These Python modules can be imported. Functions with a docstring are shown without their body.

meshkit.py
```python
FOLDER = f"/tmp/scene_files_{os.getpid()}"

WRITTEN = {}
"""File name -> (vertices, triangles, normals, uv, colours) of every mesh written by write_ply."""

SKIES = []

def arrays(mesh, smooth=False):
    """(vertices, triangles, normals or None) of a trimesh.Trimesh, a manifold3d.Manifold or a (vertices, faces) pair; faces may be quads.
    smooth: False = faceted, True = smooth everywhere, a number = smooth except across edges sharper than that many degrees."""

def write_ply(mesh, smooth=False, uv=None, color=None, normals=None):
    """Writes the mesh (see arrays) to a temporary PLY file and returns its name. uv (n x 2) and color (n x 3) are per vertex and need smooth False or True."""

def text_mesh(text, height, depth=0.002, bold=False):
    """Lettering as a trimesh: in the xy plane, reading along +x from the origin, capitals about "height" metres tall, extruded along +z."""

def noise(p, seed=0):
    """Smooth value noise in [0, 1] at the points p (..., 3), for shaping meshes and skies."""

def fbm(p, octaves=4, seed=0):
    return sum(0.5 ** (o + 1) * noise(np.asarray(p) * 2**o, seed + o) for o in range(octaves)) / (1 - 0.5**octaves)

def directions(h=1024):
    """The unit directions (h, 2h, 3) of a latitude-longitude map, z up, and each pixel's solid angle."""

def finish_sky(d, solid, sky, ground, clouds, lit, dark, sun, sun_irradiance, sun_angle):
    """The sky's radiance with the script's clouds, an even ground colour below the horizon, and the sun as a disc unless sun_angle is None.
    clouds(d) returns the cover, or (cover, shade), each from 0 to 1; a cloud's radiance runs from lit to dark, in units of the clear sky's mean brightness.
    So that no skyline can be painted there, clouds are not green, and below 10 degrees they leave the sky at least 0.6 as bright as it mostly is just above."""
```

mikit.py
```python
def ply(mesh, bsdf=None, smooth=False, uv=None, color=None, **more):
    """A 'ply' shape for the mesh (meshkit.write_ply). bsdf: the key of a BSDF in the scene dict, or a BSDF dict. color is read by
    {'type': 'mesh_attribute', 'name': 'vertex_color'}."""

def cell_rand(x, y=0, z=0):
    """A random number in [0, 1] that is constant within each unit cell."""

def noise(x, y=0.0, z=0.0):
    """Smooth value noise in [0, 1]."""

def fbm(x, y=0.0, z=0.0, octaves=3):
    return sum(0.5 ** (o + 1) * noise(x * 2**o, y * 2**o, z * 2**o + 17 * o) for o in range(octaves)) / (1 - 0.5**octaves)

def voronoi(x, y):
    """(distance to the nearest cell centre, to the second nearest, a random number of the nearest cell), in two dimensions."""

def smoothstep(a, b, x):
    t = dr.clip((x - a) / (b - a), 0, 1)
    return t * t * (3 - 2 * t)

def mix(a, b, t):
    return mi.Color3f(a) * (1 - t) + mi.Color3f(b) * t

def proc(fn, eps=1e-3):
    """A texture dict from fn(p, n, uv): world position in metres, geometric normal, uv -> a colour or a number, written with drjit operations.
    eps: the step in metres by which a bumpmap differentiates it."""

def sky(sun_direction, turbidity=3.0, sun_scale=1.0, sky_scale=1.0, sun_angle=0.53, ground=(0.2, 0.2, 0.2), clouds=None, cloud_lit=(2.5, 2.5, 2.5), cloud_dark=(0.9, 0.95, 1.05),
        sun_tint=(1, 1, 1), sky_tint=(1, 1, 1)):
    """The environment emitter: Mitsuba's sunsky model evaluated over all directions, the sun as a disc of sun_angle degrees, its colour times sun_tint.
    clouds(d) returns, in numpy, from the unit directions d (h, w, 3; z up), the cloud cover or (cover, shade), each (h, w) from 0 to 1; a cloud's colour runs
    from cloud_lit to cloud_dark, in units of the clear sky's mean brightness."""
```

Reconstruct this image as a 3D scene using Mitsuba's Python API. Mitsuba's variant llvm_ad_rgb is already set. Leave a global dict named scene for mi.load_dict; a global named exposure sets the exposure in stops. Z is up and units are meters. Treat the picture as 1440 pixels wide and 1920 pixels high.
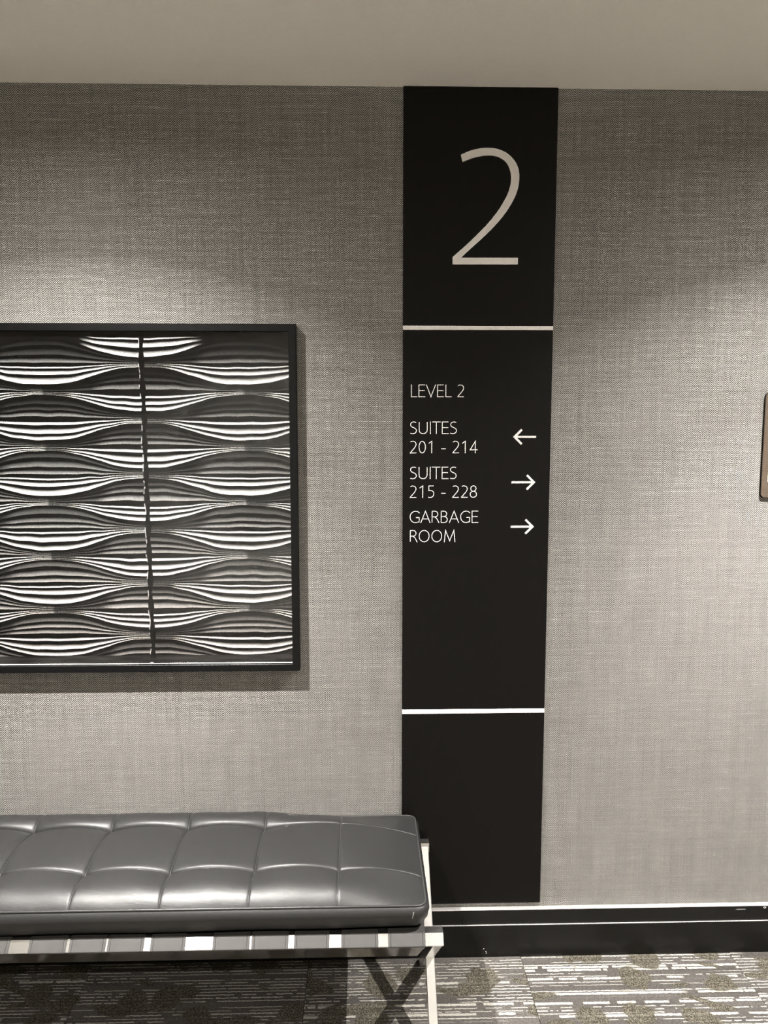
import math
import random

import drjit as dr
import manifold3d
import mikit
import mitsuba as mi
import numpy as np
import trimesh
from mikit import cell_rand, fbm, mix, noise, smoothstep, voronoi
from shapely.geometry import LineString, Point, Polygon, box as sbox
from shapely.ops import unary_union

random.seed(7)
rng = np.random.default_rng(7)
T = mi.ScalarTransform4f
scene, labels = {}, {}

# ------------------------------------------------------------------ camera, exposure
exposure = 0.44
FX = 1442.0                                     # focal length in pixels of the 1440 x 1920 frame
CAM = np.array([0.0, -2.083, 1.526])
pitch, yaw, roll = np.radians([-6.18909311, 1.48897212, -0.02280733])
_f = np.array([math.sin(yaw) * math.cos(pitch), math.cos(yaw) * math.cos(pitch), math.sin(pitch)])
_r = np.array([math.cos(yaw), -math.sin(yaw), 0])
_u = np.cross(_r, _f)
_u = -math.sin(roll) * _r + math.cos(roll) * _u
scene['camera'] = {'type': 'perspective', 'fov': 2 * math.degrees(math.atan(720 / FX)), 'fov_axis': 'x', 'near_clip': 0.02, 'far_clip': 50.0,
                   'to_world': T().look_at(origin=CAM.tolist(), target=(CAM + _f).tolist(), up=_u.tolist())}

# ------------------------------------------------------------------ the lobby's lamps, with the unseen opposite pair added as fill (built by downlight() further down): x, y, strength
LAMPS = [(-0.74, -0.70, 1.0), (1.26, -0.72, 1.0), (-0.74, -2.95, 1.0), (1.26, -2.95, 1.0)]
LAMP_COLOUR = np.array([1.0, 0.962, 0.915])
WIDE, NARROW, LENS = 16.5, 26.0, 400.0          # spill light and main beam (W/sr), glow of the lens (W/sr/m2)
LAMP_R, LAMP_RECESS, APERTURE_R = 0.028, 0.028, 0.050
CEIL = 2.400
ZF = 0.006                                      # top of the carpet
ROOM = (-3.6, 3.6, -3.7, 0.0)                   # x0, x1, y0, y1


# ------------------------------------------------------------------ helpers
def add(key, mesh, bsdf, smooth=False, **more):
    if key in scene:
        n = 1
        while f'{key}_{n:03d}' in scene:
            n += 1
        key = f'{key}_{n:03d}'
    scene[key] = mikit.ply(mesh, bsdf, smooth=smooth, **more)
    return key


def cbox(x0, x1, y0, y1, z0, z1, c=0.0015):
    """A box with chamfered edges."""
    c = min(c, (x1 - x0) / 2.2, (y1 - y0) / 2.2, (z1 - z0) / 2.2)
    p = []
    for sx in (0, 1):
        for sy in (0, 1):
            for sz in (0, 1):
                x, y, z = (x0, x1)[sx], (y0, y1)[sy], (z0, z1)[sz]
                dx, dy, dz = c * (1 - 2 * sx), c * (1 - 2 * sy), c * (1 - 2 * sz)
                p += [(x, y + dy, z + dz), (x + dx, y, z + dz), (x + dx, y + dy, z)]
    return trimesh.convex.convex_hull(np.array(p))


def hull(pts):
    return trimesh.convex.convex_hull(np.array(pts, float))


def cat(*m):
    return trimesh.util.concatenate(list(m))


def wall_extrude(shape, depth, y):
    """A shapely shape drawn in (x, z) as a thin plate whose back lies at y, growing towards the room."""
    parts = []
    for g in getattr(shape, 'geoms', [shape]):
        m = trimesh.creation.extrude_polygon(g, depth, engine='earcut')
        v = m.vertices.copy()
        m.vertices = np.c_[v[:, 0], y - v[:, 2], v[:, 1]]
        parts.append(m)
    return cat(*parts)


def tube(pts, r, sides=8):
    p = np.asarray(pts, float)
    t = np.gradient(p, axis=0)
    t /= np.linalg.norm(t, axis=1, keepdims=True)
    a = np.cross(t, [0, 0, 1.0])
    bad = np.linalg.norm(a, axis=1) < 1e-3
    a[bad] = np.cross(t[bad], [1.0, 0, 0])
    a /= np.linalg.norm(a, axis=1, keepdims=True)
    b = np.cross(t, a)
    ang = np.arange(sides) * 2 * np.pi / sides
    v = p[:, None] + r * (np.cos(ang)[None, :, None] * a[:, None] + np.sin(ang)[None, :, None] * b[:, None])
    i, j = np.meshgrid(np.arange(len(p) - 1), np.arange(sides), indexing='ij')
    q = np.stack([i * sides + j, i * sides + (j + 1) % sides, (i + 1) * sides + (j + 1) % sides, (i + 1) * sides + j], -1).reshape(-1, 4)
    return trimesh.Trimesh(v.reshape(-1, 3), np.vstack([q[:, [0, 1, 2]], q[:, [0, 2, 3]]]), process=False)


def rgb(r, g, b):
    return {'type': 'rgb', 'value': [r, g, b]}


def two(b):
    return {'type': 'twosided', 'bsdf': b}


# ------------------------------------------------------------------ materials
def weave(p, n, uv):
    """Herringbone wallcovering: 45 degree threads that change direction in uneven vertical bands."""
    x, z = p.x, p.z
    w = 0.0290
    c = dr.floor(x / w)
    d = mi.Float(9.0)
    for k in (-1, 0, 1):
        centre = (c + k + 0.5 + 0.62 * (cell_rand(c + k, 3) - 0.5)) * w
        d = dr.minimum(d, dr.abs(x - centre))
    per = 0.0056
    wob = 0.10 * (noise(x * 60, 0, z * 60) - 0.5)
    s = dr.sin(2 * math.pi * ((z + d) / per + wob))
    thread = 0.5 + 0.5 * s
    col = mix((0.065, 0.061, 0.056), (0.390, 0.376, 0.354), smoothstep(0.12, 0.88, thread))
    slub = (0.80 + 0.40 * noise(x * 9, 0, z * 420)) * (0.86 + 0.28 * noise(x * 380, 0, z * 7)) * (0.93 + 0.14 * noise(x * 150, 5, z * 150))
    fleck = smoothstep(0.74, 0.90, noise(x * 30, 3, z * 330))
    lint = mi.Float(0)
    for cx, cz, r in ((1.0108, 0.2973, 0.0042), (1.0367, 0.2789, 0.0032)):
        lint = dr.maximum(lint, 1 - smoothstep(0.5 * r, r, dr.sqrt(dr.square(x - cx) + dr.square(z - cz))))
    return mix(col * slub * (1 + 0.35 * fleck), (0.42, 0.40, 0.36), lint)


scene['wallcovering'] = {'type': 'diffuse', 'reflectance': mikit.proc(weave)}


def plaster(p, n, uv):
    return mi.Color3f(0.915, 0.885, 0.81) * (0.985 + 0.03 * noise(p.x * 220, p.y * 220, p.z * 220))


scene['ceiling_paint'] = {'type': 'diffuse', 'reflectance': mikit.proc(plaster)}
scene['side_wall_paint'] = {'type': 'diffuse', 'reflectance': rgb(0.70, 0.67, 0.62)}
scene['wall_paint'] = {'type': 'diffuse', 'reflectance': rgb(0.56, 0.54, 0.50)}


def carpet(p, n, uv):
    """Loop pile: cream lines across dark grey, broken by olive-brown leaf shapes; each tile starts the pattern afresh."""
    tx, ty = dr.floor((p.x + 0.163) / 0.612), dr.floor((p.y + 0.016) / 0.612)
    shift = cell_rand(tx, ty, 5)
    x = p.x + 7.0 * shift
    y = p.y + 0.0006 * (noise(p.x * 190, p.y * 190) - 0.5) * 4 + 0.0040 * shift
    row = y / 0.0114
    i = dr.floor(row)
    f = row - i
    kind = cell_rand(i, tx * 17 + ty, 2)
    thick = 0.18 + 0.20 * kind + dr.select(kind > 0.86, 0.34, 0.0)
    line = smoothstep(0.0, 0.14, f) * (1 - smoothstep(thick, thick + 0.16, f))
    seg = noise(x * 4.2, i * 3.71, 1.0)
    on = smoothstep(0.22, 0.27, seg) * smoothstep(0.20, 0.25, noise(x * 30, i * 1.9, 4.0)) * smoothstep(0.12, 0.18, noise(x * 75, i * 2.7, 6.0)) * smoothstep(0.06, 0.08, cell_rand(i, tx * 5 + ty * 3, 9))
    first, second, which = voronoi(x * 7.4, y * 7.4)
    rad = 0.22 + 0.13 * cell_rand(which * 9973.0, 3)
    edge = 0.16 * (noise(x * 52, y * 52) - 0.5)
    blob = (1 - smoothstep(rad - 0.03, rad + 0.03, first + edge)) * smoothstep(0.18, 0.20, which)
    tail = smoothstep(0.80, 0.84, noise(x * 11 + y * 23, y * 19 - x * 4, 9.0))
    leaf = dr.maximum(blob, tail)
    grain = noise(p.x * 520, p.y * 520)
    fine = 0.55 + 0.90 * noise(p.x * 760, p.y * 640)
    base = mix((0.066, 0.061, 0.057), (0.105, 0.097, 0.090), noise(x * 3, i * 0.37)) * fine
    cream = mi.Color3f(0.375, 0.358, 0.322) * (0.80 + 0.36 * grain)
    brown = mix((0.036, 0.032, 0.024), (0.150, 0.138, 0.108), smoothstep(0.35, 0.85, noise(p.x * 640 + 40, p.y * 520)))
    c = mix(base, cream, line * on)
    return mix(c, brown, leaf * 0.90)


scene['carpet_pile'] = {'type': 'diffuse', 'reflectance': mikit.proc(carpet)}
scene['carpet_backing'] = {'type': 'diffuse', 'reflectance': rgb(0.05, 0.05, 0.05)}
def lacquer(p, n, uv):
    """Black lacquer with a few pale scuffs and chips."""
    ring = dr.sqrt(dr.square((p.x - 1.1603) / 0.0045) + dr.square((p.z - 0.1421) / 0.0034))
    ring = (1 - smoothstep(0.8, 1.0, ring)) * smoothstep(0.30, 0.50, ring)
    bow = 0.1379 - 1.3 * dr.square(p.x - 1.0899)
    bow = (1 - smoothstep(0.0006, 0.0014, dr.abs(p.z - bow))) * (1 - smoothstep(0.010, 0.017, dr.abs(p.x - 1.0899)))
    chips = mi.Float(0)
    for cx, cz in ((0.3414, 0.0315), (0.3478, 0.0232), (0.3488, 0.0182)):
        chips = dr.maximum(chips, 1 - smoothstep(0.0012, 0.0020, dr.sqrt(dr.square(p.x - cx) + dr.square(p.z - cz))))
    return mix((0.005, 0.0047, 0.0044), (0.62, 0.60, 0.57), dr.maximum(dr.maximum(ring, bow * 0.6), chips))


scene['black_lacquer'] = {'type': 'principled', 'base_color': mikit.proc(lacquer), 'roughness': 0.30, 'specular': 0.35}
scene['sign_black'] = {'type': 'principled', 'base_color': rgb(0.0036, 0.0030, 0.0028), 'roughness': 0.45, 'specular': 0.17}
scene['sign_white'] = {'type': 'diffuse', 'reflectance': rgb(0.86, 0.83, 0.80)}
scene['satin_aluminium'] = {'type': 'principled', 'base_color': rgb(0.50, 0.49, 0.475), 'roughness': 0.5, 'metallic': 0.5, 'specular': 0.5}
scene['frame_black'] = {'type': 'principled', 'base_color': rgb(0.004, 0.004, 0.004), 'roughness': 0.40, 'specular': 0.20}
scene['glass'] = {'type': 'thindielectric', 'int_ior': 1.5}
scene['white_card'] = {'type': 'diffuse', 'reflectance': rgb(0.86, 0.86, 0.84)}


def artwork(p, n, uv):
    """The print: black and white bands of lines that swell and pinch in turn, with one dark upright bar."""
    wx = 0.0014 * (noise(p.x * 30, p.z * 30, 1) - 0.5) * 2
    xd = -0.5835 + 0.0055 * (1.77 - p.z)
    u = (p.x - xd) / 0.2635
    v = (1.698 - p.z + wx) / 0.1465                      # grows downwards; 0, 1, 2 ... are the pinches on the bar
    # band k lies between b(k) and b(k + 1); even bands swell at u = 0, odd ones at u = +-1
    cosu = dr.cos(math.pi * u)
    sw = 0.172 * cosu * (1.22 - 0.22 * cosu * cosu)
    best_t, best_k, wide = mi.Float(0), mi.Float(0), mi.Float(1)
    for k in range(-3, 13):
        sg = 1.0 if k % 2 == 0 else -1.0                 # upper edge of band k
        lo_edge = 0.5 * k + 0.25 - sg * sw - 0.25
        hi_edge = 0.5 * (k + 1) + 0.25 + sg * sw - 0.25
        inside = (v + 0.0 >= lo_edge + 0.25) & (v < hi_edge + 0.25)
        t = (v - lo_edge - 0.25) / (hi_edge - lo_edge)
        best_t = dr.select(inside, t, best_t)
        best_k = dr.select(inside, float(k), best_k)
        wide = dr.select(inside, hi_edge - lo_edge, wide)
    even = best_k - 2 * dr.floor(best_k / 2) < 0.5
    # even bands swell at u = 0 (v from 0.25 of the pinch to the next), so their pinch lies at odd u
    q = dr.select(even, u + 1, u)
    q = q - 2 * dr.floor((q + 1) / 2)                    # signed distance from this band's pinch, in [-1, 1]
    tt = dr.clip(best_t, 0, 0.9999)
    tt = tt + 0.028 * dr.sin(2 * math.pi * tt * 1.5 + 6 * cell_rand(best_k, 8))
    s = tt * 6.3 - 0.12
    i = dr.floor(s)
    f = s - i
    saw = smoothstep(0.20, 0.74, f) * (1 - smoothstep(0.80, 0.88, f))
    thin = smoothstep(0.52, 0.70, f) * (1 - smoothstep(0.80, 0.88, f))
    age = smoothstep(-0.5, 9.0, best_k)                     # lower bands are paler and greyer than the top ones
    upper = 1 - smoothstep(2.0, 3.2, i + 0.3)
    amp_upper = dr.lerp(mi.Float(0.012), 0.23, age) + (0.03 + 0.12 * age) * cell_rand(best_k, i, 3)
    amp = dr.lerp(mi.Float(0.95), amp_upper, upper)
    amp = dr.select(i < 0.5, amp * 0.35, amp)
    prof = dr.lerp(saw, thin, dr.select((i > 2.5) & (i < 3.5), 1.0, 0.0))
    # right of each pinch the lines stay dark for a while, the upper ones for longer
    reach = dr.lerp(mi.Float(0.34), mi.Float(0.68), upper)
    dim = smoothstep(-0.02, 0.02, q) * (1 - smoothstep(reach - 0.16, reach, q))
    amp = amp * (1 - 0.80 * dim)
    narrow = 1 - smoothstep(0.14, 0.42, wide)
    amp = amp * (1 - 0.30 * narrow)
    val = prof * amp
    val = val * (1 - smoothstep(0.955, 0.975, best_t)) * smoothstep(0.015, 0.05, best_t)
    speck = noise(p.x * 420, p.z * 900, 3)
    val = val * (0.62 + 0.62 * speck) + 0.003
    # the two ends of the print fade out
    first = best_k < -1.5
    au = dr.abs(u)
    topdark = dr.select(first, (1 - smoothstep(0.42, 0.62, au)) * smoothstep(1.768, 1.760, p.z), 1.0) * dr.select(best_k < -2.5, 0.0, 1.0)
    botdark = smoothstep(0.905, 0.912, p.z)
    val = dr.lerp(mi.Float(0.004), val, topdark)
    val = dr.select(botdark < 0.5, 0.008 + 0.03 * noise(p.x * 14, p.z * 160, 7), val)
    bar = dr.abs(p.x - xd + 0.0012 * (noise(p.z * 46, 2) - 0.5) * 2)
    halfw = 0.0058 + 0.0016 * dr.sin(p.z * 2 * math.pi / 0.0733)
    tick = smoothstep(halfw + 0.0030, halfw + 0.0018, bar) * dr.select(p.x < xd, 1.0, 0.0) * smoothstep(0.52, 0.60, noise(p.z * 130, 12))
    inbar = (1 - smoothstep(halfw, halfw + 0.001, bar)) * smoothstep(0.895, 0.905, p.z)
    val = dr.lerp(val, mi.Float(0.6), tick * 0.8 * topdark)
    val = dr.lerp(val, mi.Float(0.003), inbar)
    warm = smoothstep(1.35, 0.95, p.z)
    return mi.Color3f(val, val * (1 - 0.05 * warm), val * (0.985 - 0.06 * warm))


scene['art_print'] = {'type': 'diffuse', 'reflectance': mikit.proc(artwork)}


def leather_colour(p, n, uv):
    """Black leather with a few small pale scuffs."""
    def spot(x, y, rx, ry):
        return 1 - smoothstep(0.75, 1.0, dr.sqrt(dr.square((p.x - x) / rx) + dr.square((p.y - y) / ry)))
    top = dr.select(n.z > 0.4, 1.0, 0.0)
    bow = 1 - smoothstep(0.0008, 0.0016, dr.abs(dr.sqrt(dr.square(p.x - (-0.2017)) + dr.square((p.y - (-0.0917)) * 1.0)) - 0.012))
    bow = bow * dr.select((dr.abs(p.x - (-0.2017)) < 0.0085) & (p.y > -0.0917), 1.0, 0.0)
    marks = dr.maximum(dr.maximum(bow, spot(-0.1870, -0.0815, 0.0016, 0.0025)), spot(-0.2079, -0.1335, 0.0045, 0.0050) * (1 - spot(-0.2069, -0.1320, 0.0028, 0.0034)))
    nick = (1 - smoothstep(0.0010, 0.0018, dr.abs(p.x - (0.1092) - 0.15 * (p.z - 0.4268)))) * dr.select(dr.abs(p.z - 0.4268) < 0.0125, 1.0, 0.0) * (1 - top)
    return mix((0.0165, 0.0165, 0.0165), (0.25, 0.24, 0.23), dr.minimum(marks * top + nick * dr.select(p.y < -0.3, 1.0, 0.0), 1.0) * 0.8)


def hide(p, n, uv):
    return 0.00022 * fbm(p.x * 420, p.y * 420, p.z * 420, 2)


scene['leather'] = {'type': 'bumpmap', 'bsdf': {'type': 'principled', 'base_color': mikit.proc(leather_colour), 'roughness': 0.46, 'specular': 0.58},
                    'texture': mikit.proc(hide, 8e-4), 'scale': 1.0}
scene['strap_leather'] = two({'type': 'principled', 'base_color': rgb(0.060, 0.058, 0.056), 'roughness': 0.45, 'specular': 0.5})
scene['strap_stitch'] = {'type': 'diffuse', 'reflectance': rgb(0.03, 0.03, 0.03)}
scene['seam_leather'] = {'type': 'principled', 'base_color': rgb(0.035, 0.035, 0.034), 'roughness': 0.30, 'specular': 0.7}
scene['chrome'] = {'type': 'principled', 'base_color': rgb(0.88, 0.87, 0.85), 'roughness': 0.27, 'metallic': 1.0}

scene['shaded_polished_chrome'] = {'type': 'principled', 'base_color': rgb(0.70, 0.68, 0.66), 'roughness': 0.09, 'metallic': 1.0}  # the rail chrome again, smoother, base darkened for the dim floor it mirrors


def bronze(p, n, uv):
    return mix((0.17, 0.125, 0.095), (0.22, 0.175, 0.135), noise(p.x * 25, 0, p.z * 700))


scene['bronze'] = {'type': 'principled', 'base_color': mikit.proc(bronze), 'roughness': 0.35, 'metallic': 0.6}
scene['black_rubber'] = {'type': 'diffuse', 'reflectance': rgb(0.012, 0.012, 0.012)}
scene['lamp_trim'] = {'type': 'diffuse', 'reflectance': rgb(0.8, 0.79, 0.76)}
scene['lamp_baffle'] = two({'type': 'diffuse', 'reflectance': rgb(0.10, 0.10, 0.10)})

# ------------------------------------------------------------------ the setting
x0, x1, y0, y1 = ROOM
W = 0.12
add('wall_back', trimesh.creation.box(bounds=[[x0 - W, 0, -0.1], [x1 + W, W, CEIL + 0.1]]), 'wallcovering')
add('wall_front', trimesh.creation.box(bounds=[[x0 - W, y0 - W, -0.1], [x1 + W, y0, CEIL + 0.1]]), 'wall_paint')
add('wall_left', trimesh.creation.box(bounds=[[x0 - W, y0, -0.1], [x0, 0, CEIL + 0.1]]), 'side_wall_paint')
add('wall_right', trimesh.creation.box(bounds=[[x1, y0, -0.1], [x1 + W, 0, CEIL + 0.1]]), 'side_wall_paint')
ceil_shape = sbox(x0, y0, x1, y1)
for lx, ly, _ in LAMPS:
    ceil_shape = ceil_shape.difference(Point(lx, ly).buffer(APERTURE_R, 24))
m = trimesh.creation.extrude_polygon(ceil_shape, 0.10, engine='earcut')
m.apply_translation([0, 0, CEIL])
add('ceiling', m, 'ceiling_paint')
add('floor', trimesh.creation.box(bounds=[[x0, y0, -0.1], [x1, y1, ZF - 0.007]]), 'carpet_backing')
TILE = 0.612
gx = np.arange(-6, 7) * TILE - 0.163
gy = -0.016 - np.arange(0, 7) * TILE
gx = [g for g in gx if x0 < g < x1]
xs = [x0] + gx + [x1]
ys = [0.0] + list(gy[1:]) + [y0]
ys = [y for y in ys if y >= y0]
for a, b in zip(xs[:-1], xs[1:]):
    for c, d in zip(ys[1:], ys[:-1]):
        if b - a > 0.02 and d - c > 0.02:
            add('floor__carpet_tile', cbox(a + 0.0004, b - 0.0004, c + 0.0004, d - 0.0004, ZF - 0.007, ZF, 0.0012), 'carpet_pile')
for k in ('wall_back', 'wall_front', 'wall_left', 'wall_right', 'ceiling', 'floor'):
    labels[k] = {'kind': 'structure'}
labels['wall_back'].update(label='grey herringbone fabric wallcovering behind the picture, sign and bench', category='wall')
labels['ceiling'].update(label='plain beige painted ceiling above the wall', category='ceiling')
labels['floor'].update(label='floor of striped grey and cream carpet tiles', category='floor')

# baseboard: two black steps with a bright cap and a thin strip added as the highlight on the lower step
BB = [('baseboard_back', x0, x1)]
G0, CAP = 0.1035, 0.1500
add('baseboard_back', trimesh.util.concatenate([cbox(x0, x1, -0.018, 0, ZF - 0.006, G0 - 0.0012, 0.001), cbox(x0, x1, -0.0145, 0, G0 - 0.0012, CAP - 0.003, 0.0006)]), 'black_lacquer')
add('baseboard_back__cap_strip', cbox(x0, x1, -0.0155, 0, CAP - 0.003, CAP, 0.0008), 'satin_aluminium')
add('baseboard_back__step_highlight', cbox(x0, x1, -0.0182, -0.0140, G0 - 0.0012, G0 + 0.0004, 0.0004), 'satin_aluminium')
labels['baseboard_back'] = {'kind': 'structure', 'label': 'black baseboard with a bright cap and one thin highlight line', 'category': 'baseboard'}
labels['baseboard_back__cap_strip'] = {'label': 'bright metal strip along the top'}
labels['baseboard_back__step_highlight'] = {'label': 'thin bright strip standing in for the highlight on the step'}


# ------------------------------------------------------------------ wayfinding sign
SX0, SX1 = 0.1045, 0.5048
SIGN_T = 0.006
L1, L2 = (1.7865, 1.7972), (0.7315, 0.7442)
SZ0, SZ1 = 0.1635, CEIL
Y = -SIGN_T
for za, zb in ((L1[1], SZ1), (L2[1], L1[0]), (SZ0, L2[0])):
    add('wayfinding_sign__panel', cbox(SX0, SX1, -SIGN_T, 0, za, zb, 0.0008), 'sign_black')
for za, zb in (L1, L2):
    add('wayfinding_sign__divider_strip', cbox(SX0, SX1, -SIGN_T - 0.0006, 0, za, zb, 0.0006), 'sign_white')

# the numeral, from its outline (x, z in metres on the wall)
def smooth_curve(pts, n=14):
    from scipy.interpolate import CubicSpline
    pts = np.array(pts, float)
    s = np.r_[0, np.cumsum(np.linalg.norm(np.diff(pts, axis=0), axis=1))]
    t = np.linspace(0, s[-1], n * len(pts))
    return CubicSpline(s, pts)(t)


def num_px(q):                                   # outline units -> metres, fitted to the sign's top panel
    q = np.array(q, float)
    a = np.array([[415, 1371], [884, 1371], [640, 533]], float)
    w = np.array([[0.2345, 1.9551], [0.4070, 1.9558], [0.3180, 2.2490]])
    A = np.linalg.solve(np.c_[a, np.ones(3)], w)
    return np.c_[q, np.ones(len(q))] @ A


outer = smooth_curve([(465, 583), (550, 548), (640, 533), (725, 541), (795, 573), (846, 624), (875, 684), (882, 740), (876, 808), (854, 880), (817, 952), (766, 1027), (700, 1105), (622, 1183), (475, 1322)])
inner = smooth_curve([(415, 1316), (500, 1240), (590, 1152), (666, 1070), (728, 990), (776, 912), (808, 840), (822, 778), (822, 726), (811, 678), (787, 636), (750, 606), (700, 589), (640, 587), (560, 602), (477, 634)])
two_shape = Polygon(np.vstack([num_px(outer), num_px([(884, 1322), (884, 1371), (415, 1371)]), num_px(inner)])).buffer(0)
add('wayfinding_sign__numeral', wall_extrude(two_shape, 0.0025, Y + 0.0002), 'sign_white')


# small lettering: single-stroke light humanist capitals (unit cap height), swept with a constant pen
def arc(cx, cz, rx, rz, a0, a1, n=24):
    t = np.radians(np.linspace(a0, a1, n))
    return [(cx + rx * math.cos(k), cz + rz * math.sin(k)) for k in t]


G = {
    'L': (0.46, [[(0.06, 1), (0.06, 0), (0.46, 0)]]),
    'E': (0.52, [[(0.48, 1), (0.06, 1), (0.06, 0), (0.50, 0)], [(0.06, 0.52), (0.46, 0.52)]]),
    'V': (0.66, [[(0.0, 1), (0.33, 0), (0.66, 1)]]),
    'S': (0.52, [smooth_curve([(0.46, 0.95), (0.30, 1.0), (0.12, 0.93), (0.06, 0.76), (0.14, 0.60), (0.28, 0.52), (0.42, 0.42), (0.48, 0.26), (0.40, 0.07), (0.22, 0.0), (0.04, 0.05)], 4)]),
    'U': (0.72, [[(0.07, 1), (0.07, 0.34)] + arc(0.36, 0.32, 0.29, 0.32, 180, 360) + [(0.65, 1)]]),
    'I': (0.14, [[(0.07, 1), (0.07, 0)]]),
    'T': (0.56, [[(0.0, 1), (0.56, 1)], [(0.28, 1), (0.28, 0)]]),
    'G': (0.78, [arc(0.47, 0.5, 0.41, 0.5, 42, 180) + arc(0.47, 0.5, 0.41, 0.5, 180, 300)[1:] + [(0.74, 0.05), (0.74, 0.45), (0.50, 0.45)]]),
    'A': (0.70, [[(0.0, 0), (0.35, 1), (0.70, 0)], [(0.115, 0.33), (0.585, 0.33)]]),
    'R': (0.60, [[(0.07, 0), (0.07, 1), (0.28, 1)] + arc(0.28, 0.75, 0.22, 0.25, 90, -90) + [(0.07, 0.5)], [(0.26, 0.5), (0.42, 0.36), (0.58, 0)]]),
    'B': (0.60, [[(0.07, 0.53), (0.07, 1), (0.28, 1)] + arc(0.28, 0.765, 0.20, 0.235, 90, -90) + [(0.07, 0.53)], [(0.07, 0.53), (0.07, 0), (0.28, 0)] + arc(0.28, 0.265, 0.25, 0.265, -90, 90)]),
    'O': (0.88, [arc(0.44, 0.5, 0.38, 0.5, 0, 360, 48)]),
    'M': (0.92, [[(0.06, 0), (0.14, 1), (0.46, 0.08), (0.78, 1), (0.86, 0)]]),
    '0': (0.56, [arc(0.28, 0.5, 0.23, 0.5, 0, 360, 48)]),
    '1': (0.56, [[(0.12, 0.84), (0.32, 1), (0.32, 0)]]),
    '2': (0.56, [np.vstack([smooth_curve([(0.08, 0.93), (0.26, 1.0), (0.42, 0.92), (0.48, 0.74), (0.40, 0.50), (0.24, 0.26), (0.06, 0.0)], 5), [(0.51, 0.0)]])]),
    '4': (0.56, [[(0.40, 0), (0.40, 1), (0.03, 0.27), (0.54, 0.27)]]),
    '5': (0.56, [np.vstack([[(0.46, 1), (0.12, 1), (0.12, 0.58)], smooth_curve([(0.12, 0.58), (0.28, 0.60), (0.44, 0.50), (0.48, 0.32), (0.42, 0.10), (0.24, 0.0), (0.08, 0.03)], 5)])]),
    '8': (0.56, [arc(0.28, 0.765, 0.19, 0.235, 0, 360, 40), arc(0.28, 0.265, 0.23, 0.265, 0, 360, 40)]),
    '-': (0.40, [[(0.07, 0.36), (0.33, 0.36)]]),
    ' ': (0.24, []),
}


LINES = []


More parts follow.
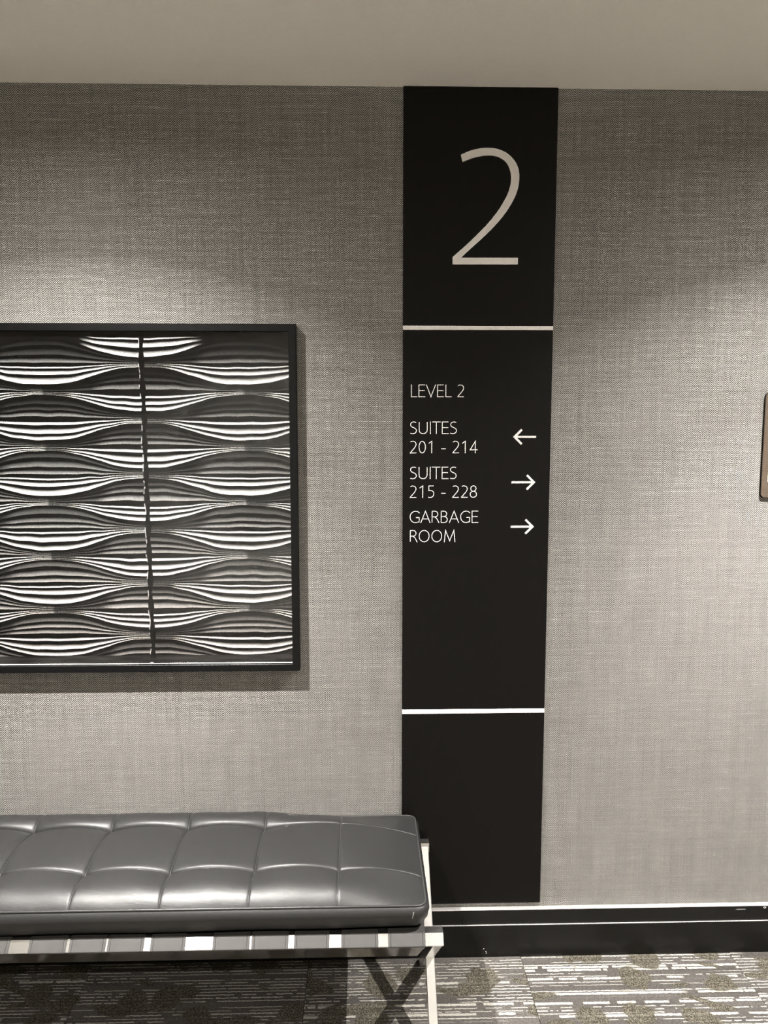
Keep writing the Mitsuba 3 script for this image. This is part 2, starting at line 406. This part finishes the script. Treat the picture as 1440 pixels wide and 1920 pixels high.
def text_line(s, x_left, x_right, z_base, cap, pen=0.00225):
    """One line of lettering: every letter a sub-part of the line."""
    line = 'wayfinding_sign__text_line' + (f'_{len(LINES):03d}' if LINES else '')
    LINES.append(line)
    labels[line] = {'label': f'white lettering {s}'}
    gap = 0.085
    adv, letters = 0.0, []
    for ch in s:
        w, st = G[ch]
        letters.append([np.array(k, float) + [adv, 0] for k in st])
        adv += w + gap
    lo = min(k[:, 0].min() for t in letters for k in t)
    hi = max(k[:, 0].max() for t in letters for k in t)
    half = pen / 2
    sx = (x_right - x_left - pen) / (hi - lo)
    for strokes in letters:
        shapes = []
        for k in strokes:
            q = np.c_[x_left + half + (k[:, 0] - lo) * sx, z_base + half + k[:, 1] * (cap - pen)]
            shapes.append(LineString(q).buffer(half, cap_style='square', join_style='mitre', mitre_limit=2.5) if len(q) < 7 else LineString(q).buffer(half, cap_style='flat', join_style='round', quad_segs=3))
        if shapes:
            add(f'{line}__letter', wall_extrude(unary_union(shapes).simplify(0.00004), 0.0012, Y + 0.0002), 'sign_white')


CAPH = 0.0335
text_line('LEVEL 2', 0.1262, 0.2695, 1.6097, CAPH)
text_line('SUITES', 0.1236, 0.2503, 1.5113, CAPH)
text_line('201 - 214', 0.1236, 0.3070, 1.4595, CAPH)
text_line('SUITES', 0.1238, 0.2508, 1.3900, CAPH)
text_line('215 - 228', 0.1238, 0.3066, 1.3390, CAPH)
text_line('GARBAGE', 0.1238, 0.3112, 1.2700, CAPH)
text_line('ROOM', 0.1246, 0.2488, 1.2174, CAPH)


def arrow(xa, xb, z, left):
    """A thick plain arrow from xa to xb."""
    tip, tail = (xa, xb) if left else (xb, xa)
    d = 1 if left else -1
    pen = 0.0058
    s = unary_union([LineString([(tip + d * 0.005, z), (tail, z)]).buffer(pen / 2, cap_style='flat'),
                     LineString([(tip + d * 0.0238, z + 0.0195), (tip + d * 0.0042, z), (tip + d * 0.0238, z - 0.0195)]).buffer(pen / 2, cap_style='flat', join_style='mitre')])
    add('wayfinding_sign__arrow', wall_extrude(s, 0.0012, Y + 0.0002), 'sign_white')


arrow(0.4025, 0.4650, 1.5037, True)
arrow(0.4003, 0.4660, 1.3808, False)
arrow(0.4005, 0.4645, 1.2592, False)
labels['wayfinding_sign'] = {'label': 'tall black wayfinding sign with a large white 2 and suite directions', 'category': 'sign'}
labels['wayfinding_sign__numeral'] = {'label': 'large white numeral 2'}
labels[LINES[1]]['label'], labels[LINES[3]]['label'] = 'upper white lettering SUITES', 'lower white lettering SUITES'
for i, s in enumerate(('white arrow pointing left', 'upper white arrow pointing right', 'lower white arrow pointing right')):
    labels['wayfinding_sign__arrow' + (f'_{i:03d}' if i else '')] = {'label': s}

# ------------------------------------------------------------------ framed picture
FX0, FX1, FZ0, FZ1, FD, FB = -1.1100, -0.1775, 0.8660, 1.7980, 0.030, 0.0195
def rail(pa, pb, na, nb):
    """One mitred frame rail: outer edge pa-pb, inner edge na-nb in (x, z)."""
    c = 0.0012
    pts = []
    for (q, r) in ((pa, na), (pb, nb)):
        q, r = np.array(q), np.array(r)
        w = (r - q) / FB * c
        pts += [(q[0], -0.001, q[1]), (r[0], -0.001, r[1]), (q[0], -FD + c, q[1]), (r[0], -FD + c, r[1]), (q[0] + w[0], -FD, q[1] + w[1]), (r[0] - w[0], -FD, r[1] - w[1])]
    return hull(pts)


o = [(FX0, FZ0), (FX1, FZ0), (FX1, FZ1), (FX0, FZ1)]
i_ = [(FX0 + FB, FZ0 + FB), (FX1 - FB, FZ0 + FB), (FX1 - FB, FZ1 - FB), (FX0 + FB, FZ1 - FB)]
for k in range(4):
    add('framed_picture__frame_rail', rail(o[k], o[(k + 1) % 4], i_[k], i_[(k + 1) % 4]), 'frame_black')
add('framed_picture__print', trimesh.creation.box(bounds=[[FX0 + FB - 0.004, -0.014, FZ0 + FB - 0.004], [FX1 - FB + 0.004, -0.010, FZ1 - FB + 0.004]]), 'art_print')
add('framed_picture__ledge_highlight', cbox(FX0 + FB, FX1 - FB, -0.018, -0.014, FZ0 + FB - 0.001, FZ0 + FB + 0.0016, 0.0004), 'white_card')  # white strip added as the highlight on the frame's lit lower ledge
gv = np.array([[FX0 + FB, -0.0195, FZ0 + FB], [FX1 - FB, -0.0195, FZ0 + FB], [FX1 - FB, -0.0195, FZ1 - FB], [FX0 + FB, -0.0195, FZ1 - FB]])
add('framed_picture__glass', trimesh.Trimesh(gv, [[0, 1, 2], [0, 2, 3]], process=False), 'glass')
labels['framed_picture'] = {'label': 'black framed abstract print of black and white wavy bands on the wall', 'category': 'picture'}
labels['framed_picture__print'] = {'label': 'black and white print of swelling wavy lines with a dark upright bar'}
labels['framed_picture__ledge_highlight'] = {'label': 'white strip painted as the highlight on the frame ledge below the print'}

# ------------------------------------------------------------------ plaque at the right edge
def round_rect(xa, xb, za, zb, r):
    return sbox(xa + r, za + r, xb - r, zb - r).buffer(r, quad_segs=8)


PX0, PX1, PZ0, PZ1 = 1.0885, 1.3100, 1.3370, 1.6215
add('wall_plaque__backplate', wall_extrude(round_rect(PX0, PX1, PZ0, PZ1, 0.010), 0.005, 0.0), 'black_rubber')
add('wall_plaque__face', wall_extrude(round_rect(PX0, PX1, PZ0 + 0.001, PZ1, 0.010), 0.004, -0.005), 'bronze')
add('wall_plaque__inset_panel', wall_extrude(round_rect(PX0 + 0.0150, PX1 - 0.0185, PZ0 + 0.040, PZ1 - 0.040, 0.006), 0.0012, -0.009), 'white_card')
labels['wall_plaque'] = {'label': 'bronze plaque with rounded corners and a white inset, at the right edge', 'category': 'plaque'}
labels['wall_plaque__inset_panel'] = {'label': 'white inset panel'}
labels['wall_plaque__backplate'] = {'label': 'thin black edge behind the face'}

# ------------------------------------------------------------------ tufted bench
B = 'tufted_bench'
NX = 7
CXR = 0.1385                                     # right edge of the cushion's top (piping)
COL = 0.2030
CXL = CXR - NX * COL
CYF, CYB = -0.4325, -0.0235                      # front and back edge of the top
ROWS = [CYF, -0.322, -0.129, CYB]                # y of the seams along the length
ZE, ZT = 0.4405, 0.4570                          # height of the piping, of the tuft points
cols = [CXR - k * COL for k in range(NX + 1)]


def node_z(i, j):
    """Height of the seam crossing i (across), j (front to back)."""
    if i in (0, NX) or j in (0, 3):
        return ZE
    if (i, j) == (1, 2):
        return 0.4765                             # the crossing near the back right corner is not pulled down
    return ZT + 0.0015 * math.sin(5.1 * i + 2.3 * j)


def seam(za, zb, s, amp=0.0215, pw=0.72):
    return za * (1 - s) + zb * s + amp * np.sin(np.pi * np.clip(s, 0, 1)) ** pw


def amp_for(i0, j0, i1, j1):
    e0, e1 = (i0 in (0, NX) or j0 in (0, 3)), (i1 in (0, NX) or j1 in (0, 3))
    if e0 and e1:
        return 0.0
    if (i0, j0) == (1, 2) or (i1, j1) == (1, 2):
        return 0.012 if not (e0 or e1) else 0.010
    return 0.0335 if (j0 == 3 or j1 == 3) else 0.0175 if (e0 or e1) else 0.0195


def edge_curve(i0, j0, i1, j1, s):
    if i0 == i1 and j0 == 0 and 0 < i0 < NX:      # the front seams: flat above, then a tight roll down to the piping
        return seam(ZE, node_z(i1, j1), s, 0.0055, 0.62) + 0.031 * (1 - (1 - s) ** 4 - s)
    return seam(node_z(i0, j0), node_z(i1, j1), s, amp_for(i0, j0, i1, j1), 0.62)


def warp(t):
    """Grid parameters denser towards both ends."""
    return 0.5 - 0.5 * np.cos(np.pi * t)


NG = 36
tg = warp(np.linspace(0, 1, NG + 1))
sg, hg = np.meshgrid(tg, tg, indexing='ij')      # sg: across from right to left, hg: front to back
rc = 0.020                                       # rounding of the cushion's upright corners


def squeeze_xy(x, y):
    """Rounds the outline's corners in plan."""
    cx, cy = 0.5 * (CXR + CXL), 0.5 * (CYF + CYB)
    ax, ay = np.abs(x - cx), np.abs(y - cy)
    hx, hy = 0.5 * (CXR - CXL), 0.5 * (CYB - CYF)
    ux, uy = ax - (hx - rc), ay - (hy - rc)
    corner = (ux > 0) & (uy > 0)
    m_ = np.maximum(ux, uy)
    l_ = np.sqrt(ux**2 + uy**2)
    k = np.where(corner, m_ / np.maximum(l_, 1e-9), 1.0)
    ax = np.where(corner, hx - rc + ux * k, ax)
    ay = np.where(corner, hy - rc + uy * k, ay)
    return cx + np.sign(x - cx) * ax, cy + np.sign(y - cy) * ay


def outline_wave(x):
    return 0.0015 * np.sin(x * 9.0) + 0.001 * np.sin(x * 23.0 + 1)


for i in range(NX):
    for j in range(3):
        xa, xb, ya, yb = cols[i], cols[i + 1], ROWS[j], ROWS[j + 1]
        # Coons patch from the four seam curves
        c0 = edge_curve(i, j, i + 1, j, sg)
        c1 = edge_curve(i, j + 1, i + 1, j + 1, sg)
        d0 = edge_curve(i, j, i, j + 1, hg)
        d1 = edge_curve(i + 1, j, i + 1, j + 1, hg)
        n00, n10, n01, n11 = node_z(i, j), node_z(i + 1, j), node_z(i, j + 1), node_z(i + 1, j + 1)
        bil = n00 * (1 - sg) * (1 - hg) + n10 * sg * (1 - hg) + n01 * (1 - sg) * hg + n11 * sg * hg
        z = c0 * (1 - hg) + c1 * hg + d0 * (1 - sg) + d1 * sg - bil
        z = z + (-0.0060, -0.0130, -0.0060)[j] * (np.sin(np.pi * sg) * np.sin(np.pi * hg)) ** 0.8
        # the leather rolls down into each inner seam
        for on, dist in ((j > 0, hg * abs(yb - ya)), (j < 2, (1 - hg) * abs(yb - ya)), (i > 0, sg * COL), (i < NX - 1, (1 - sg) * COL)):
            if on:
                z -= 0.0024 * np.exp(-(dist / 0.0024) ** 1.3)
        x = xa + (xb - xa) * sg
        y = ya + (yb - ya) * hg
        # seams across the depth bend a little, as sewn leather does
        y = y + 0.0
        x, y = squeeze_xy(x, y)
        z = z + 0.0009 * np.sin(37 * x + 11 * y) * np.sin(np.pi * sg) * np.sin(np.pi * hg)
        v = np.stack([x, y, z], -1).reshape(-1, 3)
        n = NG + 1
        a_, b_ = np.meshgrid(np.arange(NG), np.arange(NG), indexing='ij')
        q = np.stack([a_ * n + b_, a_ * n + b_ + 1, (a_ + 1) * n + b_ + 1, (a_ + 1) * n + b_], -1).reshape(-1, 4)
        f = np.vstack([q[:, [0, 1, 2]], q[:, [0, 2, 3]]])
        pm = trimesh.Trimesh(v, f, process=False)
        if pm.face_normals[:, 2].mean() < 0:
            pm.invert()
        add(f'{B}__cushion__leather_panel', pm, 'leather', True)

# the boxing round the sides and the bottom
def outline(n=160, off=0.0):
    xa, xb, ya, yb = CXL - off, CXR + off, CYF - off, CYB + off
    r = rc + off
    pts = []
    for cx, cy, a0 in ((xb - r, ya + r, -90), (xb - r, yb - r, 0), (xa + r, yb - r, 90), (xa + r, ya + r, 180)):
        pts += arc(cx, cy, r, r, a0, a0 + 90, 9)
    p = np.array(pts + pts[:1])
    s = np.r_[0, np.cumsum(np.linalg.norm(np.diff(p, axis=0), axis=1))]
    t = np.linspace(0, s[-1], n, endpoint=False)
    return np.c_[np.interp(t, s, p[:, 0]), np.interp(t, s, p[:, 1])]


ZB = 0.3765
levels = [(ZE, 0.0), (ZE - 0.004, 0.0050), (ZE - 0.011, 0.0092), (ZE - 0.020, 0.0100), (ZE - 0.032, 0.0075), (ZE - 0.050, -0.0010), (ZB, -0.0105)]
NO = 240
rings = [np.c_[outline(NO, off), np.full(NO, zz)] for zz, off in levels]
for k, rg in enumerate(rings):
    rg[:, 2] += (0.0030 * np.sin(rg[:, 0] * 3.1 + 0.7) + 0.0012 * np.sin(rg[:, 0] * 17.0)) * (k / 6.0)
bv = np.vstack(rings + [np.array([[0.5 * (CXL + CXR), 0.5 * (CYF + CYB), ZB]])])
bf = []
for k in range(len(rings) - 1):
    a_ = np.arange(NO)
    b_ = (a_ + 1) % NO
    bf += [np.c_[k * NO + a_, (k + 1) * NO + b_, k * NO + b_], np.c_[k * NO + a_, (k + 1) * NO + a_, (k + 1) * NO + b_]]
k = len(rings) - 1
bf.append(np.c_[k * NO + np.arange(NO), np.full(NO, len(bv) - 1), k * NO + (np.arange(NO) + 1) % NO])
bm = trimesh.Trimesh(bv, np.vstack(bf), process=False)
bm.fix_normals()
add(f'{B}__cushion', bm, 'leather', True)
pl = outline(400, 0.0012)
pl = np.c_[pl, np.full(len(pl), ZE + 0.0006)]
add(f'{B}__cushion__piping', tube(np.vstack([pl, pl[:2]]), 0.0026), 'seam_leather', True)
# sewn seam welts in the grooves
ss = np.linspace(0.0, 1.0, 40)
for j in (1, 2):
    pts = []
    for i in range(NX):
        zz = edge_curve(i, j, i + 1, j, ss)
        dip_ = np.full_like(ss, -0.0024)
        pts.append(np.c_[cols[i] + (cols[i + 1] - cols[i]) * ss, np.full(40, ROWS[j]), zz + dip_])
    p = np.vstack([pts[0]] + [k[1:] for k in pts[1:]])
    add(f'{B}__cushion__seam', tube(p[1:-1], 0.0012, 6), 'seam_leather', True)
for i in range(1, NX):
    pts = []
    for j in range(3):
        zz = edge_curve(i, j, i, j + 1, ss)
        pts.append(np.c_[np.full(40, cols[i]), ROWS[j] + (ROWS[j + 1] - ROWS[j]) * ss, zz - 0.0022])
    p = np.vstack([pts[0]] + [k[1:] for k in pts[1:]])
    add(f'{B}__cushion__seam', tube(p[1:-1], 0.0014, 6), 'seam_leather', True)

# chrome frame: a keel-shaped rail at the front and the back, an X of two bars at each end
RX0, RX1 = CXL - 0.040, 0.1785
def keel(sign):
    """Section of the rail's upper part in (y, z): a nose whose upper face leans outwards. sign -1 front, +1 back."""
    yc = -0.450 if sign < 0 else -0.010
    return [(yc, 0.3540), (yc - sign * 0.0165, 0.3740), (yc - sign * 0.040, 0.3740), (yc - sign * 0.040, 0.3460), (yc - sign * 0.012, 0.3460)]


def to_manifold(m):
    return manifold3d.Manifold(manifold3d.Mesh(vert_properties=np.asarray(m.vertices, np.float32), tri_verts=np.asarray(m.faces, np.uint32)))


def rail_mesh(sign):
    pts = []
    for (y_, z_) in keel(sign):
        pts += [(RX0, y_, z_), (RX1, y_, z_)]
    y_, z_ = keel(sign)[0]
    pts += [(RX0 + 0.001, y_ - sign * 0.0004, z_ - 0.0022), (RX1 - 0.001, y_ - sign * 0.0004, z_ - 0.0022)]
    nose = to_manifold(hull(pts))
    lip = []                                     # the lower face leans back in; its ends are mitred
    for (y_, z_, ins) in ((y_ - sign * 0.0025, z_ - 0.0024, 0.0400), (y_ - sign * 0.034, z_ - 0.0024, 0.0400), (y_ - sign * 0.0545, 0.2900, 0.0570), (y_ - sign * 0.0575, 0.2900, 0.0570)):
        lip += [(RX0 + ins, y_, z_), (RX1 - ins, y_, z_)]
    return nose, hull(lip)


for sign in (-1, 1):
    upper_part, lower_part = rail_mesh(sign)
    rk = add(f'{B}__frame_rail', upper_part, 'chrome')
    add(f'{rk}__lower_face', lower_part, 'shaded_polished_chrome')


def bar(xa, xb, pa, pb, th, c=0.0012):
    """A flat bar in the plane of an end frame, from pa to pb (y, z), its width along x."""
    pa, pb = np.array(pa, float), np.array(pb, float)
    d = (pb - pa) / np.linalg.norm(pb - pa)
    nn = np.array([-d[1], d[0]]) * th / 2
    pts = []
    for q, s in ((pa, 1), (pb, -1)):
        for sn in (1, -1):
            for (x_, kx) in ((xa, 1), (xb, -1)):
                w = q + nn * sn
                w2 = q + nn * sn * (1 - 2 * c / th)
                pts += [(x_ + kx * c, *w), (x_, *w2)]
    return hull(pts)


for (xa, xb) in ((0.1535, 0.1765), (RX0 + 0.002, RX0 + 0.025)):
    add(f'{B}__leg', bar(xa, xb, (-0.034, 0.366), (-0.4270, ZF + 0.002), 0.018), 'chrome')
    add(f'{B}__leg', bar(xa, xb, (-0.4300, 0.352), (-0.0350, ZF + 0.002), 0.024), 'chrome')
    for yy in (-0.4270, -0.0350):
        add(f'{B}__foot_pad', cbox(xa, xb, yy - 0.012, yy + 0.012, ZF, ZF + 0.004, 0.001), 'black_rubber')

# leather straps: over the front rail, under the cushion, round the back rail
gaps = [(0.0290, 0.0518), (-0.0829, -0.0551), (-0.1757, -0.1624), (-0.2636, -0.2588), (-0.4089, -0.3466), (-0.5023, -0.4867), (-0.5881, -0.5833), (-0.6761, -0.6689), (-0.8040, -0.7591)]
right = [0.1368] + [g[0] for g in gaps]
left = [g[1] for g in gaps] + [-0.8860]
spans = list(zip(left, right))
xcur = -0.8990
for g in (0.009, 0.030, 0.006, 0.018, 0.012):
    if xcur - 0.083 > RX0 + 0.03:
        spans.append((xcur - 0.083, xcur))
        xcur -= 0.083 + g
th = 0.0026
front, back = keel(-1), keel(+1)
loop = Polygon([front[0], front[1], (front[1][0] + 0.004, 0.3740), (back[1][0] - 0.004, 0.3740), back[1], back[0], (back[0][0] - 0.004, 0.3500), (back[0][0] - 0.050, 0.3500), (front[0][0] + 0.050, 0.3500), (front[0][0] + 0.004, 0.3500)]).buffer(0)
ring_s = loop.buffer(th, join_style='round', quad_segs=3).difference(loop.buffer(0.0002))
for (xa, xb) in spans:
    m = trimesh.creation.extrude_polygon(ring_s, xb - xa, engine='earcut')
    v = m.vertices.copy()
    m.vertices = np.c_[xa + v[:, 2], v[:, 0], v[:, 1]]
    if m.volume < 0:
        m.invert()
    key = add(f'{B}__strap', m, 'strap_leather', 25)
    stitch_ring = loop.buffer(th + 0.0005).difference(loop.buffer(th - 0.0005)).intersection(sbox(-0.47, 0.3530, -0.431, 0.40))
    for sx in (xa + 0.0055, xb - 0.0065):
        sm = [trimesh.creation.extrude_polygon(g, 0.0010, engine='earcut') for g in getattr(stitch_ring, 'geoms', [stitch_ring])]
        sm = cat(*sm)
        v = sm.vertices.copy()
        sm.vertices = np.c_[sx + v[:, 2], v[:, 0], v[:, 1]]
        add(f'{key}__stitching', sm, 'strap_stitch')
labels[B] = {'label': 'long black tufted leather bench on a chrome X frame, standing against the wall', 'category': 'bench'}
labels[f'{B}__cushion'] = {'label': 'black leather cushion of sewn square panels'}


# ------------------------------------------------------------------ recessed downlights
def ring_mesh(r0, r1, za, zb, n=48):
    """A frustum wall from radius r0 at za to radius r1 at zb."""
    t = np.arange(n) * 2 * np.pi / n
    v = np.vstack([np.c_[r0 * np.cos(t), r0 * np.sin(t), np.full(n, za)], np.c_[r1 * np.cos(t), r1 * np.sin(t), np.full(n, zb)]])
    a = np.arange(n)
    b = (a + 1) % n
    return trimesh.Trimesh(v, np.vstack([np.c_[a, b, n + b], np.c_[a, n + b, n + a]]), process=False)


def downlight(x, y, strength, label):
    key = 'recessed_downlight'
    n = 1
    while any(k.startswith(key + '__') for k in scene):
        key = f'recessed_downlight_{n:03d}'
        n += 1
    t = [x, y, 0]
    trim = trimesh.creation.annulus(APERTURE_R - 0.001, APERTURE_R + 0.014, 0.0030, sections=48)
    trim.apply_translation([x, y, CEIL - 0.0015])
    add(f'{key}__trim_ring', trim, 'lamp_trim', 30)
    baffle = ring_mesh(APERTURE_R - 0.0005, LAMP_R + 0.0015, CEIL, CEIL + LAMP_RECESS)
    baffle.apply_translation(t)
    cap = ring_mesh(LAMP_R + 0.0015, 0.0005, CEIL + LAMP_RECESS, CEIL + LAMP_RECESS + 0.012)
    cap.apply_translation(t)
    add(f'{key}__baffle', cat(baffle, cap), 'lamp_baffle', 30)
    a = np.arange(48) * 2 * np.pi / 48
    v = np.vstack([np.c_[x + LAMP_R * np.cos(a), y + LAMP_R * np.sin(a), np.full(48, CEIL + LAMP_RECESS - 0.0005)], [[x, y, CEIL + LAMP_RECESS - 0.0005]]])
    f = np.c_[(np.arange(48) + 1) % 48, np.arange(48), np.full(48, 48)]
    scene[f'{key}__lens'] = mikit.ply(trimesh.Trimesh(v, f, process=False), 'lamp_trim', emitter={'type': 'area', 'radiance': {'type': 'rgb', 'value': (LAMP_COLOUR * LENS * strength).tolist()}})
    for name, power, beam, cut in (('halo', 0.085 * WIDE, 48.0, 80.0), ('spill', WIDE, 20.0, 59.5), ('beam', NARROW, 8.0, 42.0)):
        scene[f'{name}_{key}'] = {'type': 'spot', 'intensity': {'type': 'rgb', 'value': (LAMP_COLOUR * power * strength).tolist()}, 'beam_width': beam, 'cutoff_angle': cut,
                                  'to_world': T().look_at(origin=[x, y, CEIL - 0.003], target=[x, y, 0], up=[0, 1, 0])}
    labels[key] = {'label': label, 'category': 'ceiling light', 'group': 'recessed ceiling downlights'}


for (lx, ly, st), text in zip(LAMPS, ('recessed ceiling downlight in front of the framed picture', 'recessed ceiling downlight in front of the bronze plaque',
                                       'added fill downlight, unseen, near the opposite wall on the picture side', 'added fill downlight, unseen, near the opposite wall on the plaque side')):
    downlight(lx, ly, st, text)
